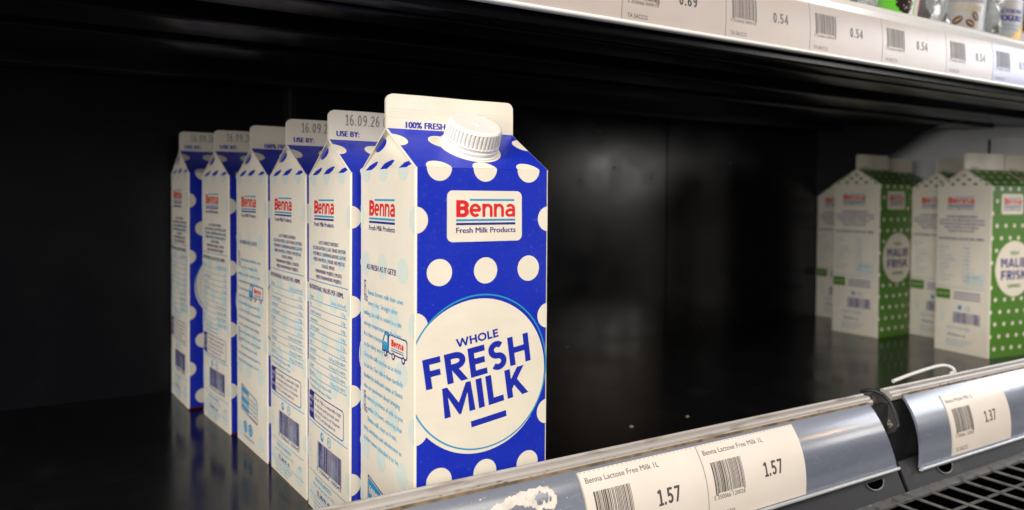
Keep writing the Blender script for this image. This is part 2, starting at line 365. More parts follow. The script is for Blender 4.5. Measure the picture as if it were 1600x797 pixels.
# ------------------------------------------------------------------ milk cartons
W = 70.0
def carton_proto(name, H, Hr, Ht, print_m, small_dots, with_cap):
    root = bpy.data.objects.new(name, None); col.objects.link(root); root.empty_display_size = 0.01
    r = 1.0; b = MB()
    org = {'front': ((-35,-35,0),(1,0,0),(0,-1,0)), 'right': ((35,-35,0),(0,1,0),(1,0,0)),
           'back': ((35,35,0),(-1,0,0),(0,1,0)), 'left': ((-35,35,0),(0,-1,0),(-1,0,0))}
    def fr(side):
        o, u, n = (Vector(x) for x in org[side])
        amp = 1.3 if side in ('front', 'back') else 1.0
        ph = {'front': .4, 'right': 1.7, 'back': 2.9, 'left': 4.1}[side]
        def f(a, v, h):                 # a filled carton bellies out and is a little uneven
            t = max(0, min(1, v/H)); e = max(0, 1-((a-35)/34)**2)
            w_ = amp*math.sin(math.pi*t**.8)*e + e*(.16*math.sin(a/9+ph+v/23)*math.sin(v/17+2*ph) + .10*math.sin(v/7.5+a/16+ph))
            return tuple(o + u*a + n*(h+w_) + Vector((0,0,v)))
        return f
    BD = (4.5, 9.0)
    hull = [(r*.6,0.0),(W-r*.6,0.0),(W-r*.6,H),(r*.6,H)]
    ring = []
    for cx, cy, a in ((35-r,-35+r,-90),(35-r,35-r,0),(-35+r,35-r,90),(-35+r,-35+r,180)):
        ring.append([(cx + r*math.cos(R(a+k*22.5)), cy + r*math.sin(R(a+k*22.5))) for k in range(5)])
    for i in range(4):
        A = ring[i]
        for k in range(4): b.poly([(*A[k],0),(*A[k+1],0),(*A[k+1],H),(*A[k],H)], CREAM)
        p, q = A[4], ring[(i+1)%4][0]
        panel = Face(b, fr(('right', 'back', 'left', 'front')[i]), None, BD)
        panel.poly(rect(r, 0, W-r, H), print_m if i in (1, 3) else CREAM, 0)
    b.poly([(*p,0) for A in reversed(ring) for p in reversed(A)], CREAM)
    rows = [H - 23.8*k for k in range(9)]
    for side in ('front', 'back'):
        f = Face(b, fr(side), hull, BD)
        if not small_dots:
            for k, v in enumerate(rows):
                for u in ((11.7, 35, 58.5) if k % 2 == 0 else (0, 23.3, 46.7, 70)):
                    f.poly(circle(u, v, 6.15, 40), CREAM, .05)
            f.poly(rect(0, 0, 70, 1.3), MAROON, .07)
        else:
            for k in range(15):
                v = 11 + 14.5*k
                for j in range(-1, 6):
                    u = (9.2 if k % 2 == 0 else 16.8) + 15.2*j
                    if (13 < u < 58.5 and 166.5 < v < 196.5) or math.hypot(u-40.5, v-105) < 35.2: continue
                    f.poly(circle(u, v, 2.45, 18), CREAM, .05)
    for side in ('left', 'right'):
        f = Face(b, fr(side), hull, BD)
        if not small_dots:
            for k, v in enumerate(rows):
                if 0 < k < 8:
                    skip = (k in (1,))
                    us = (9, 32, 57) if k % 2 == 0 else (0, 70) if skip else (0, 23, 47, 70)
                else: us = (9, 32, 57)
                for u in us:
                    f.poly(circle(u, v, 6.1, 32), PALE, .05)
    body = b.build('body', root, smooth=False)
    # ---- front and back design
    for side in ('front', 'back'):
        g = MB(); f = Face(g, fr(side), hull, BD)
        if not small_dots: x0, y0, x1, y1 = 15.3, 166.8, 54.7, 190.4
        else: x0, y0, x1, y1 = 16.2, 169.5, 55.2, 193.5
        f.poly(rrect(x0, y0, x1, y1, 2.8), CREAM, .09)
        dx, dy = x0-15.3, y0-166.8
        logo(f, 19.8+dx, 51.0+dx, 178.2+dy, .13)
        g.build('brand_label', body)
        g = MB(); f = Face(g, fr(side), hull, BD)
        if not small_dots:
            k, cu, cv = (1.0, 31.9, 104.0) if side == 'front' else (.83, 35.0, 104.0)
            X = lambda u: cu + (u-31.9)*k
            Y = lambda v: cv + (v-104.0)*k
            f.poly(circle(cu, cv, 36.2*k, 128), CREAM, .09)
            f.ring(X(32.9), Y(105.8), 36.5*k, .75, TEAL, .13)
            rt = R(8.2)
            bold(f, 'WHOLE', X(20.1), Y(118.4), 3.9*k, 22.0*k, INK, .15, t=.205, gap=.10, rot=rt)
            bold(f, 'FRESH', X(5.4), Y(100.4), 13.9*k, 55.2*k, INK, .15, t=.205, gap=.13, rot=rt)
            bold(f, 'MILK', X(14.4), Y(86.4), 13.9*k, 44.0*k, INK, .15, t=.205, gap=.14, rot=rt)
            c, s_ = math.cos(rt), math.sin(rt)
            f.poly([(X(27.7)+a*c-d_*s_, Y(80.4)+a*s_+d_*c) for a, d_ in rect(0, 0, 18.8*k, 2.9*k)], INK, .15)
        else:
            f.poly(circle(40.5, 105, 33.0, 96), CREAM, .09)
            bold(f, 'HALIB', 17, 106.5, 11, 47, NAVY, .15, t=.2, gap=.12)
            f.poly(rect(16.2, 114.6, 27.5, 116.2), NAVY, .17)
            bold(f, 'FRISK', 17, 92, 11, 47, NAVY, .15, t=.2, gap=.12)
            text(f, 'FRESH', 40.5, 121.5, 4.2, GREEN, .15, width=15, align='C', offset=.02)
            text(f, 'SKIMMED', 40.5, 82.5, 4.2, GREEN, .15, width=24, align='C', offset=.02)
        g.build('milk_roundel', body)
    # ---- sides
    if not small_dots:
        g = MB(); story(Face(g, fr('left'), hull, BD)); g.build('story_print', body)
        g = MB(); nutrition(Face(g, fr('right'), hull, BD)); g.build('nutrition_print', body)
    else:
        for side in ('left', 'right'):
            g = MB(); green_side(Face(g, fr(side), hull, BD)); g.build('nutrition_print', body)
    # ---- gable top
    g = MB(); th = .7; y1 = 1.3
    sl = Vector((0, 35-y1, Hr-H)); L = sl.length; sl.normalize(); nn = Vector((0, -sl.z, sl.y))
    for sgn in (1, -1):
        def rf(u, s_, h, sgn=sgn):
            p = Vector((-35+u, -35, H)) + sl*s_ + nn*h
            return (p.x, p.y, p.z) if sgn == 1 else (-p.x, -p.y, p.z)
        for hh, m in ((0, print_m),):
            g.poly([rf(u, s_, 0) for u, s_ in ((.5,0),(W-.5,0),(W-.5,L),(.5,L))], print_m)
        for u0, u1 in ((.5, 0), (W-.5, W)):       # cut paper edges
            a = [rf(u0,0,0), rf(u0,L,0), rf(u1,L,-.25), rf(u1,0,-.25)]
            e = [rf(u1,0,-.25), rf(u1,L,-.25), rf(u1,L,-th-.3), rf(u1,0,-th-.3)]
            g.poly(a if u0 > 10 else a[::-1], CREAM); g.poly(e if u0 > 10 else e[::-1], CREAM)
        g.poly([rf(u, s_, -th-.3) for u, s_ in ((0,0),(0,L),(W,L),(W,0))], CREAM)
        f = Face(g, rf, [(.6,0),(W-.6,0),(W-.6,L-.2),(.6,L-.2)])
        if not small_dots:
            for u in (11.7, 35, 58.5): f.poly(circle(u, 0, 6.15, 40), CREAM, .05)
            for u in (0, 23.3, 46.7, 70): f.poly(circle(u, 27, 6.15, 40), CREAM, .05)
        else:
            for k in range(3):
                for j in range(-1, 6): f.poly(circle((16.8 if k % 2 == 0 else 9.2)+15.2*j, 8+13*k, 2.45, 18), CREAM, .05)
    for sgn in (1, -1):                             # infolded end triangles
        ap = Vector((-35+3.2, 0, Hr-.6)); A = Vector((-34.8, 34.6, H)); B = Vector((-34.8, -34.6, H))
        def tf(u, s_, h, sgn=sgn):
            w_ = 1-s_
            p = A*(w_*(1-u)) + B*(w_*u) + ap*s_
            bul = 2.2*math.sin(math.pi*min(1, s_*1.0))*math.sin(math.pi*u)
            p = p + Vector((-1, 0, .6))*(bul*.9) + Vector((-.85, 0, .5))*h
            return (p.x, p.y, p.z) if sgn == 1 else (-p.x, -p.y, p.z)
        if not small_dots:
            pats = [circle(26, .60, 9.5, 28, .19)] + [[(u-3,.0),(u+6,.0),(u+13,.08),(u+17,.17),(u+14,.185),(u+4,.12)] for u in (9, 30, 54)]
        else: pats = [circle(6+14.5*u+7*(k % 2), .10+.24*k, 3.0, 14, .07) for k in range(3) for u in range(5)]
        def inside(p, q):
            c = False
            for i in range(len(q)):
                (x1_, y1_), (x2_, y2_) = q[i], q[i-1]
                if (y1_ > p[1]) != (y2_ > p[1]) and p[0] < (x2_-x1_)*(p[1]-y1_)/(y2_-y1_)+x1_: c = not c
            return c
        N = 110; K = 66
        V = [tf(i/N, j/K, 0) for j in range(K+1) for i in range(N+1)]
        fs = {0: [], 1: []}
        for j in range(K):
            for i in range(N):
                c = ((i+.5)/N-.5)*70*(1-(j+.5)/K)+35, (j+.5)/K
                fs[any(inside(c, q) for q in pats)].append((j*(N+1)+i, j*(N+1)+i+1, (j+1)*(N+1)+i+1, (j+1)*(N+1)+i))
        i0 = len(g.v); g.v += V
        for k, m in ((0, CREAM), (1, print_m)):
            for q in fs[k]: g.f.append(tuple(i0+a for a in q)); g.m.append(g.mi(m))
    top = g.build('gable_top', root, smooth=True, angle=25)
    # ---- sealed fin
    g = MB(); zt = Ht-Hr; n = 6; rc = 3.6
    prof = [(-35, -.6), (35, -.6)] + [(35-rc+rc*math.cos(R(90*k/n)), zt-rc+rc*math.sin(R(90*k/n))) for k in range(n+1)] + [(-35+rc+rc*math.cos(R(90+90*k/n)), zt-rc+rc*math.sin(R(90+90*k/n))) for k in range(n+1)]
    hy = 1.15
    warp = lambda x, z: (.55*math.sin(x/13+.7)+.3*math.sin(x/6.1))*max(0, z)/zt + .5*max(0, z)/zt
    pts = []
    for i in range(len(prof)):
        a, c = prof[i], prof[(i+1) % len(prof)]; n_ = max(1, int(abs(c[0]-a[0])/4))
        pts += [(a[0]+(c[0]-a[0])*k/n_, a[1]+(c[1]-a[1])*k/n_) for k in range(n_)]
    prof = pts
    FB = (4.0, 5.0)
    ff = Face(g, lambda x, z, h: (x, -hy-h+warp(x, z), Hr+z), None, FB); ff.poly(prof, CREAM, 0)
    fb_ = Face(g, lambda x, z, h: (-x, hy+h+warp(-x, z), Hr+z), None, FB); fb_.poly([(-x, z) for x, z in reversed(prof)], CREAM, 0)
    for i in range(len(prof)):
        a, c = prof[i], prof[(i+1) % len(prof)]
        for y0, y2, k in ((-hy, -.15, 1), (.15, hy, 1), (-.15, .15, .99)):
            wa, wc = warp(*a), warp(*c)
            g.poly([(a[0]*k, y0+wa, Hr+a[1]*k), (a[0]*k, y2+wa, Hr+a[1]*k), (c[0]*k, y2+wc, Hr+c[1]*k), (c[0]*k, y0+wc, Hr+c[1]*k)], CREAM)
    for z in (zt*.36, zt*.44, zt*.52, zt*.60):
        for q_ in (ff, fb_):
            q_.poly(rect(-34.3, z-.35, 34.3, z), CREAM, .10); 
    fin = g.build('top_fin', root)
    g = MB(); f = Face(g, lambda u, v, h: (-35+u, -hy-h+warp(-35+u, v), Hr+v), None, (4.0, 5.0))
    text(f, '100% FRESH MILK' if not small_dots else '1Litre', 9.7, .9, 3.0, INK if not small_dots else GREY, .14, width=31.5 if not small_dots else 14, offset=.018)
    f2 = Face(g, lambda u, v, h: (35-u, hy+h+warp(35-u, v), Hr+v), None, (4.0, 5.0))
    f.poly(rect(.3, -.5, 69.7, .25), print_m, .08); f2.poly(rect(.3, -.5, 69.7, .25), print_m, .08)
    text(f2, 'USE BY:', 4.3, 2.3, 3.0, INK, .14, width=13.2, offset=.018)
    bold(f2, '16.09.26', 9.5, 8.7, 6.2, 20, GREY, .14, t=.10, gap=.22)
    bold(f2, '02.31', 32, 8.7, 6.2, 12, GREY, .14, t=.10, gap=.22)
    g.build('fin_print', fin)
    # ---- screw cap
    if with_cap:
        o = Vector((-35+36.6, -35, H)) + sl*21.8; ex = Vector((1,0,0)); ey = sl; ez = nn
        def P(a, rr, z): p = o + ex*(rr*math.cos(a)) + ey*(rr*math.sin(a)) + ez*z; return tuple(p)
        g = MB(); n = 40
        g.poly([P(2*math.pi*i/n, 15.6, .06) for i in range(n)], CREAM)
        q = o + ex*-12.5 + ey*5.0
        g.poly([tuple(q + ex*(6.0*math.cos(2*math.pi*i/n)) + ey*(5.6*math.sin(2*math.pi*i/n)) + ez*.05) for i in range(n)], CREAM)
        g.build('cap_surround', top)
        def lathe(mb, prof, m, seg=64, mod=None, cap=True):
            V = []; 
            for rr, z in prof:
                for i in range(seg):
                    V.append(P(2*math.pi*i/seg, rr if mod is None else mod(rr, z, i), z))
            F = [(j*seg+i, j*seg+(i+1)%seg, (j+1)*seg+(i+1)%seg, (j+1)*seg+i) for j in range(len(prof)-1) for i in range(seg)]
            if cap: F.append(tuple(range((len(prof)-1)*seg, len(prof)*seg)))
            mb.faces(V, F, m)
        g = MB()
        seg = 294
        def rib(rr, z, i):
            if z < 5.0 or z > 11.8: return rr
            ph = (i % 7)/7.0; return rr - (.75 if ph >= .60 else .12 if (ph < .16 or .4 <= ph < .6) else 0.0)
        lathe(g, [(13.3,4.2),(13.65,4.5),(13.75,4.9),(13.7,5.2),(13.55,8),(13.4,10.9),(13.25,11.6),(13.1,11.9),(12.85,12.6),(12.3,13.1),(11.5,13.3),(10.6,13.25),(8,13.12),(4,13.05),(1.7,13.05),(1.5,13.35),(1.2,13.4),(.3,13.4)], WHITECAP, seg, rib)
        cap = g.build('screw_cap', root, smooth=True, angle=35)
        g = MB()
        lathe(g, [(14.3,.1),(14.3,.7),(13.9,1.0),(13.5,1.2),(13.5,1.8),(13.8,2.1),(13.8,3.0),(13.45,3.3),(13.45,3.9),(13.2,4.2),(12.9,4.2)], WHITECAP, 72, None, False)
        g.build('tamper_ring', cap, smooth=True, angle=35)
    return root

def logo(f, u0, u1, base, h):
    k = (u1-u0)/31.2
    f.poly(rect(u0+6.9*k, base+7.5, u1-.5*k, base+8.4), TEAL, h)
    bold(f, 'B', u0, base, 7.8, 6.4*k, RED, h, t=.225, gap=.05)
    bold(f, 'enna', u0+6.7*k, base, 8.2, 24.4*k, RED, h, t=.17, gap=.075)
    f.poly(rect(u0, base-1.9, u1, base-.9), TEAL, h); f.poly(rect(u0, base-3.7, u1, base-2.6), NAVY, h)
    text(f, 'Fresh Milk Products', u0, base-7.3, 2.5, NAVY, h, width=u1-u0, offset=.012)

STORY = ['Benna farmers milk their cows', 'every day. Straight after', 'milking, the milk is cooled to a safe', 'storage temperature on the farm.', 'It is then transported', 'to the dairy every day.', 'Once the milk reaches us as fresh', 'as can be. Our milk is then carefully', 'handled by dedicated teams at Benna', 'who are passionate about bringing', 'the natural goodness of milk to you', 'within 24 hours, ensuring that', 'Benna milk stays as fresh,', 'tasty, nutritious and wholesome as', 'mother nature intended it to be.']
def truck(f, u, v):
    f.poly(rrect(u+8, v+2, u+29, v+11.5, 1.6), NAVY, .10); f.poly(rrect(u+8.7, v+2.7, u+28.3, v+10.8, 1.3), CREAM, .12)
    f.poly([(u,v+2),(u+8,v+2),(u+8,v+12),(u+3.5,v+12),(u+.4,v+7)], NAVY, .10)
    f.poly([(u+.8,v+2.7),(u+7.4,v+2.7),(u+7.4,v+11.2),(u+3.8,v+11.2),(u+1.1,v+6.8)], TEAL, .12)
    f.poly([(u+2.2,v+7),(u+6.4,v+7),(u+6.4,v+10.2),(u+4,v+10.2)], CREAM, .14)
    bold(f, 'B', u+11.5, v+6.0, 3.4, 2.8, RED, .14, t=.28); bold(f, 'enna', u+14.4, v+6.0, 3.5, 10.8, RED, .14, t=.22, gap=.05)
    f.poly(rect(u+11.5, v+4.8, u+25.2, v+5.3), TEAL, .14); f.poly(rect(u+11.5, v+3.8, u+25.2, v+4.3), NAVY, .14)
    for x in (4.5, 14, 25): f.poly(circle(u+x, v+1.6, 1.8, 16), NAVY, .16); f.poly(circle(u+x, v+1.6, .9, 12), CREAM, .18)
def farmhand(f, u, v):
    f.ring(u+2.4, v+9.2, 1.5, .45, NAVY, .10, 14); f.poly(rect(u+.6, v+10.5, u+4.2, v+10.9), NAVY, .12)
    f.outline([(u+1.2,v+3.4),(u+3.9,v+3.4),(u+3.5,v+7.6),(u+1.5,v+7.6)], .45, NAVY, .12)
    f.poly(rect(u+1.4, v+.2, u+1.9, v+3.4), NAVY, .10); f.poly(rect(u+3.1, v+.2, u+3.6, v+3.4), NAVY, .10)
    f.outline(rect(u+4.6, v+.4, u+6.4, v+2.8), .4, NAVY, .12)
def story(f):
    logo(f, 13.4, 47.5, 177.8, .10)
    text(f, 'AS FRESH AS IT GETS!', 10.2, 150.4, 2.7, NAVY, .12, width=39.5, offset=.015)
    for i, ln in enumerate(STORY):
        v = 137.6 - 5.42*i
        u = 12.8 if i in (0, 1, 11, 12) else 6.4
        text(f, ln, u, v, 2.35, SMALL, .12, width=min(len(ln)*1.56, 50) if i < 7 else min(len(ln)*1.48, 52), offset=.006)
    truck(f, 33.6, 110.5); farmhand(f, 5.4, 133.5); farmhand(f, 5.4, 76)
    f.outline([(12.8,44.2),(12.8,26),(50,22),(50,39.5)], .7, NAVY, .12)
    f.poly([(13.6,43),(13.6,27),(31,25.2),(31,41)], TEAL, .10)
    text(f, 'FARMED', 14.4, 35.5, 4.2, CREAM, .14, width=15.5, offset=.02, rot=-.09); text(f, 'IN MALTA', 14.4, 29.5, 3.2, CREAM, .14, width=15.5, offset=.02, rot=-.09)
    for k in range(5): text(f, 'local farms', 33, 36.5-3.2*k, 1.6, NAVY, .12, width=15, rot=-.09)
    for u in (22, 34): f.poly(circle(u, 14, 4.6, 24), TEAL, .10); f.ring(u, 14, 2.6, .6, CREAM, .12, 20)
    text(f, 'PLEASE RECYCLE', 16, 6, 1.6, NAVY, .12, width=26)
def nutrition(f):
    logo(f, 11.5, 46.0, 178.0, .10)
    L = ['LATTE FRESCO INTERO', 'LECHE ENTERA | LAIT FRAIS ENTIER', 'VOLLMILCH | SARIWANG BUONG GATAS', 'FRISK HELMELK | FERSK HELMJOLK', 'SVAIGS PIENS', 'PUNOMASNO MLIJEKO | MLEKO', 'SVJEZE PUNOMASNO MLIJEKO']
    for i, ln in enumerate(L): text(f, ln, 37, 160.3-3.35*i, 2.0, NAVY, .12, width=min(54, len(ln)*1.72), align='C', offset=.012)
    f.poly(rect(2.2, 138.2, 67, 138.7), TEAL, .10)
    text(f, 'NUTRITIONAL VALUES PER 100ML', 3, 133.0, 2.7, NAVY, .12, width=58, offset=.012)
    rows = [('Energy','266kJ (63kcal)'),('Fat','3.5g'),('of which saturates','2.0g'),('Carbohydrate','4.8g'),('of which sugars','4.8g'),('Protein','3.2g'),('Salt','0.1g'),('Vitamin B12','0.39ug (16% NRV)'),('Riboflavin','0.15mg (15% NRV)'),('Calcium','118mg (15% NRV)'),('Phosphorus','90mg (12% NRV)')]
    for i, (a, c) in enumerate(rows):
        v = 127.6 - 4.55*i
        text(f, a, 4, v, 1.9, SMALL, .12, width=len(a)*1.25); text(f, c, 64, v, 1.9, SMALL, .12, width=len(c)*1.5, align='R')
        f.poly(rect(3, v-1.1, 66, v-.75), TEAL, .10)
    text(f, '*Naturally occurring in milk', 4, 77.5, 1.9, SMALL, .12, width=40); text(f, '**Nutrient Reference Value', 4, 74.0, 1.9, SMALL, .12, width=40)
    f.poly(rrect(3, 55.0, 62, 71.8, 2.5), NAVY, .09); f.poly(rrect(13, 55.6, 61.4, 71.2, 2.0), CREAM, .11)
    text(f, 'RICH', 4, 66.2, 2.2, CREAM, .12, width=8); text(f, 'IN', 4, 62.6, 2.2, CREAM, .12, width=4); text(f, 'CALCIUM', 4, 59, 2.0, CREAM, .12, width=8.3)
    for i, ln in enumerate(['Fresh Milk is naturally high', 'in calcium and protein and', 'a natural source of Vitamin', 'B2, B12 and phosphorus.']): text(f, ln, 15, 67.6-3.3*i, 1.9, NAVY, .13, width=len(ln)*1.55, offset=.012)
    f.poly(rect(3, 52.8, 67, 53.3), TEAL, .10)
    f.poly(circle(28, 48.6, 2.6, 20), TEAL, .10); f.poly(circle(28.6, 49.0, 1.2, 14), CREAM, .12)
    f.ring(40, 48.6, 3.0, .5, TEAL, .10, 24); text(f, 'PE', 40, 47.6, 2.2, SMALL, .12, align='C')
    barcode(f, 20.5, 29.5, 58.5, 44.5, NAVY, .12, 3, 40, '5 350066 100042')
    f.poly(rect(3, 23.2, 66, 23.6), TEAL, .10)
    text(f, 'PASTEURISED', 15, 19.2, 2.4, SMALL, .12, width=28, offset=.012); text(f, 'Keep refrigerated at 1-4°C', 12, 16.0, 1.7, SMALL, .12, width=36)
    text(f, '+4°C', 56, 15.2, 2.6, SMALL, .12, width=7)
    text(f, '1Litre e', 18, 11.0, 3.3, NAVY, .12, width=21, offset=.02)
    f.poly(rect(3, 9.6, 66, 9.9), TEAL, .10)
    for i in range(3): text(f, ['Produced and packed by', 'Malta Dairy Products Ltd', 'Hamrun, Malta'][i], 12, 7.0-2.5*i, 1.5, SMALL, .12, width=32-4*i)
    for i in range(6): f.poly(rect(4, 27+4.2*i, 8.5, 28.2+4.2*i), PALE, .10)
def green_side(f):
    logo(f, 15.2, 48.8, 181.5, .10)
    for i in range(5):
        ln = ['LATTE FRESCO PARZIALMENTE SCREMATO', 'LECHE SEMI | LAIT DEMI ECREME | HALFVOLLE', 'TEILENTRAHMTE MILCH | SARIWANG GATAS', 'FRISK LETMAELK | LETTMJOLK', 'MLEKO POLUTLUSTE'][i]
        text(f, ln, 33, 164.5-4.3*i, 2.3, NAVY, .12, width=[40, 58, 58, 44, 34][i], align='C', offset=.02)
    text(f, 'NUTRITIONAL VALUES PER 100ML', 33, 137.5, 2.7, NAVY, .12, width=58, align='C', offset=.02)
    f.outline(rect(4, 82, 63, 132), .5, PALE, .10)
    for i in range(9): text(f, ['Energy','Fat','saturates','Carbohydrate','sugars','Protein','Salt','Vitamin B12','Calcium'][i], 6, 127-4.9*i, 2.0, TEAL, .12, width=[12,6,16,20,12,13,7,18,14][i]); text(f, ['196kJ','1.6g','1.0g','4.8g','4.8g','3.3g','0.1g','0.4ug','120mg'][i], 45, 127-4.9*i, 2.0, TEAL, .12, width=9, align='R')
    f.poly(rect(40, 83, 62.5, 98), PALE, .11); text(f, 'per 250ml', 42, 92, 2.4, TEAL, .13, width=16)
    f.poly(rect(3, 79.2, 64, 79.6), TEAL, .10)
    f.poly(rect(1.5, 64.5, 21, 76.5), GREEN, .11); text(f, 'LOW FAT', 11.5, 69, 3, CREAM, .13, width=15, align='C')
    for i in range(3): f.poly(rect(25.5, 65.6+3.6*i, 59, 66.9+3.6*i), NAVY, .10)
    f.poly(circle(34, 55.5, 2.8, 18), TEAL, .10); f.ring(44, 55.5, 2.8, .6, TEAL, .10, 20); f.ring(11, 52, 3.4, .8, PALE, .10, 20); f.poly(rect(8.5, 36, 13.5, 47), PALE, .10)
    barcode(f, 25.3, 36.5, 59, 49.5, NAVY, .12, 9, 30)
    text(f, 'PASTEURISED', 17, 28.5, 2.6, TEAL, .12, width=30); f.poly(rect(3, 26, 64, 26.4), PALE, .10)
    text(f, '1Litre e', 19, 20, 3.2, NAVY, .12, width=22, offset=.02)
    for i in range(3): text(f, 'Malta Dairy Products', 16, 14-3*i, 1.9, TEAL, .12, width=34-5*i)

CG = 'blue dotted milk cartons standing in a line'
proto = carton_proto('milk_carton', 200.8, 220.2, 237.3, BLUE, False, True)
spots = [(35.0, 35.0, -0.04, -.0145, 0, 'frontmost blue polka dot milk carton, with its white screw cap in view'),
         (28.9, 108.3, 1.66, -.0188, 180, 'blue dotted milk carton directly behind the capped front one, date stamp 16.09.26 readable'),
         (25.8, 184.4, 4.05, -.013, 180, 'blue dotted milk carton third from the front, date on its fin partly hidden'),
         (18.8, 260.4, 5.46, -.0062, 0, 'blue dotted milk carton fourth from the front, small truck printed on its side'),
         (7.3, 339.1, 7.15, .0014, 180, 'blue dotted milk carton second from the back wall'),
         (-9.1, 426.9, 4.58, .0204, 180, 'rearmost blue dotted milk carton, against the black back wall')]
for i, (x, y, a, zs, fl, lab) in enumerate(spots):
    o = proto if i == 0 else copy_tree(proto)
    o.location = (x*S, y*S, 0.0004); o.rotation_euler = (R((0, .2, -.25, .3, -.2, .15)[i]), R((0, -.2, .25, -.15, .3, -.25)[i]), R(a+fl)); o.scale = (1, 1, 1+zs)
    tag(o, lab, 'milk carton', CG)
GG = 'green dotted milk cartons in the next bay'
gproto = carton_proto('milk_carton', 203.0, 223.0, 243.0, GREEN, True, False)
gspots = [(833.9, 182.6, -8.28, 0.0, 'green dotted milk carton nearest the rail at the right edge, roundel cut by frame'),
          (836.5, 330.7, -0.9, .021, 'green dotted milk carton with whole front panel showing, left of the others'),
          (906.0, 258.5, -4.0, 0.0, 'green dotted milk carton half hidden behind the one at the right edge'),
          (933.5, 429.5, -1.0, .0, 'rearmost green dotted milk carton, only a narrow strip of its white side showing'),
          (914.0, 178.0, -6.0, 0.0, 'green dotted milk carton right of the nearest green one, only its fin showing'),
          (917.0, 345.0, -3.0, .015, 'green dotted milk carton in shade between two others, only its dim fin showing')]
for i, (x, y, a, zs, lab) in enumerate(gspots):
    o = gproto if i == 0 else copy_tree(gproto)
    o.location = (x*S, y*S, 0.0003); o.rotation_euler = (0, 0, R(a)); o.scale = (1, 1, 1+zs)
    tag(o, lab, 'milk carton', GG)

# ------------------------------------------------------------------ the chiller: floor, back wall
b = MB()
b.box((-900, -20, -8), (320.6, 470, 0), BLACKM); b.box((321.4, -20, -8), (1500, 470, 0), BLACKM); b.box((320, -20, -9), (322, 470, -1.5), BLACKM)
tag(b.build('shelf_floor'), kind='structure')
b = MB()
for x0, x1 in ((-900, 59.5), (71.5, 577.2), (579.4, 1200)): b.box((x0, 466, -8), (x1, 480, 700), WALLM)
b.box((59, 471, -8), (72, 480, 700), WALLM); b.box((577, 469, -8), (580, 480, 700), WALLM)
b.box((63.0, 464.0, -8), (67.5, 472, 296), DARKSTEEL)
b.box((60.0, 465.0, -8), (61.2, 472, 296), DARKSTEEL); b.box((69.8, 465.0, -8), (71.0, 472, 296), DARKSTEEL)
tag(b.build('back_wall'), kind='structure')
b = MB()
b.box((1010, 40, -8), (1030, 466, 420), GREYPANEL)
b.box((1003, 60, 274), (1010, 289, 279), GREYPANEL); b.box((1008.6, 262, -8), (1010.2, 265, 274), BLACKSAT)
tag(b.build('end_panel'), 'light grey end panel closing the chiller behind the green cartons', 'panel')
b = MB()
arcp = [(466, 190), (440, 207), (400, 233), (368, 245), (340, 255), (318, 267), (299, 279), (275, 288.5), (247, 292), (210, 293.3), (170, 293.8), (36, 294)]
b.extrude_x([(466, 297)] + arcp + [(36, 297)], 897, 901, BLACKSAT)
tag(b.build('shelf_bracket'), 'black curved bracket carrying the upper shelf over the green cartons', 'bracket')
for i, (x, z) in enumerate(((486, 226), (700, 238))):
    b = MB()
    n = 12
    b.faces([(x+2.2*math.cos(2*math.pi*k/n), 465.9, z+2.2*math.sin(2*math.pi*k/n)) for k in range(n)] + [(x+1.6*math.cos(2*math.pi*k/n), 464.6, z+1.6*math.sin(2*math.pi*k/n)) for k in range(n)],
            [(k, (k+1) % n, n+(k+1) % n, n+k) for k in range(n)] + [tuple(range(n, 2*n))], WIREM)
    tag(b.build('screw_head', smooth=True), ['small screw head in the pale glow on the back wall', 'small screw head on the dark back wall near the green cartons'][i], 'screw', 'screw heads on the back wall')
for i, (x, y, s_) in enumerate(((261, 162, 2.0), (321.5, 160, 1.5), (404, 452, 2.2))):
    b = MB(); v = []
    for k in range(7):
        a = 2*math.pi*k/7; v.append((x+s_*rng.uniform(.6, 1.1)*1.6*math.cos(a), y+s_*rng.uniform(.6, 1.1)*math.sin(a), .05))
    v.append((x, y, s_*.8))
    b.faces(v, [(k, (k+1) % 7, 7) for k in range(7)], CRUMBM)
    tag(b.build('crumb'), ['beige crumb on the shelf floor right of the front carton', 'small pale crumb on the floor by the joint between shelf plates', 'crumb at the foot of the back wall'][i], 'crumb', 'crumbs on the shelf floor')

# ------------------------------------------------------------------ upper shelf
up = thing('upper_shelf', 'black metal upper shelf overhead with ribbed underside', 'shelf')
b = MB(); b.box((-900, 34, 300), (1500, 464, 312), UNDERM); b.build('deck', up)
def hem(y0, y1, z0, z1, rr=2.0):
    p = []
    for cy, cz, a in ((y1-rr, z0+rr, -90), (y1-rr, z1-.1, 0), (y0+rr, z1-.1, 90), (y0+rr, z0+rr, 180)):
        if a in (-90, 180):
            for k in range(5): t = R(a+22.5*k); p.append((cy+rr*math.cos(t), cz+rr*math.sin(t)))
        else: p.append((y1 if a == 0 else y0, z1))
    return p
for y0, y1, z0 in ((37, 52, 278), (88, 116, 285.5), (170, 213, 287), (258, 300, 290), (420, 440, 291)):
    b = MB(); b.extrude_x(hem(y0, y1, z0, 300), -900, 1500, UNDERM); b.build('underside_rib', up, smooth=True, angle=50)

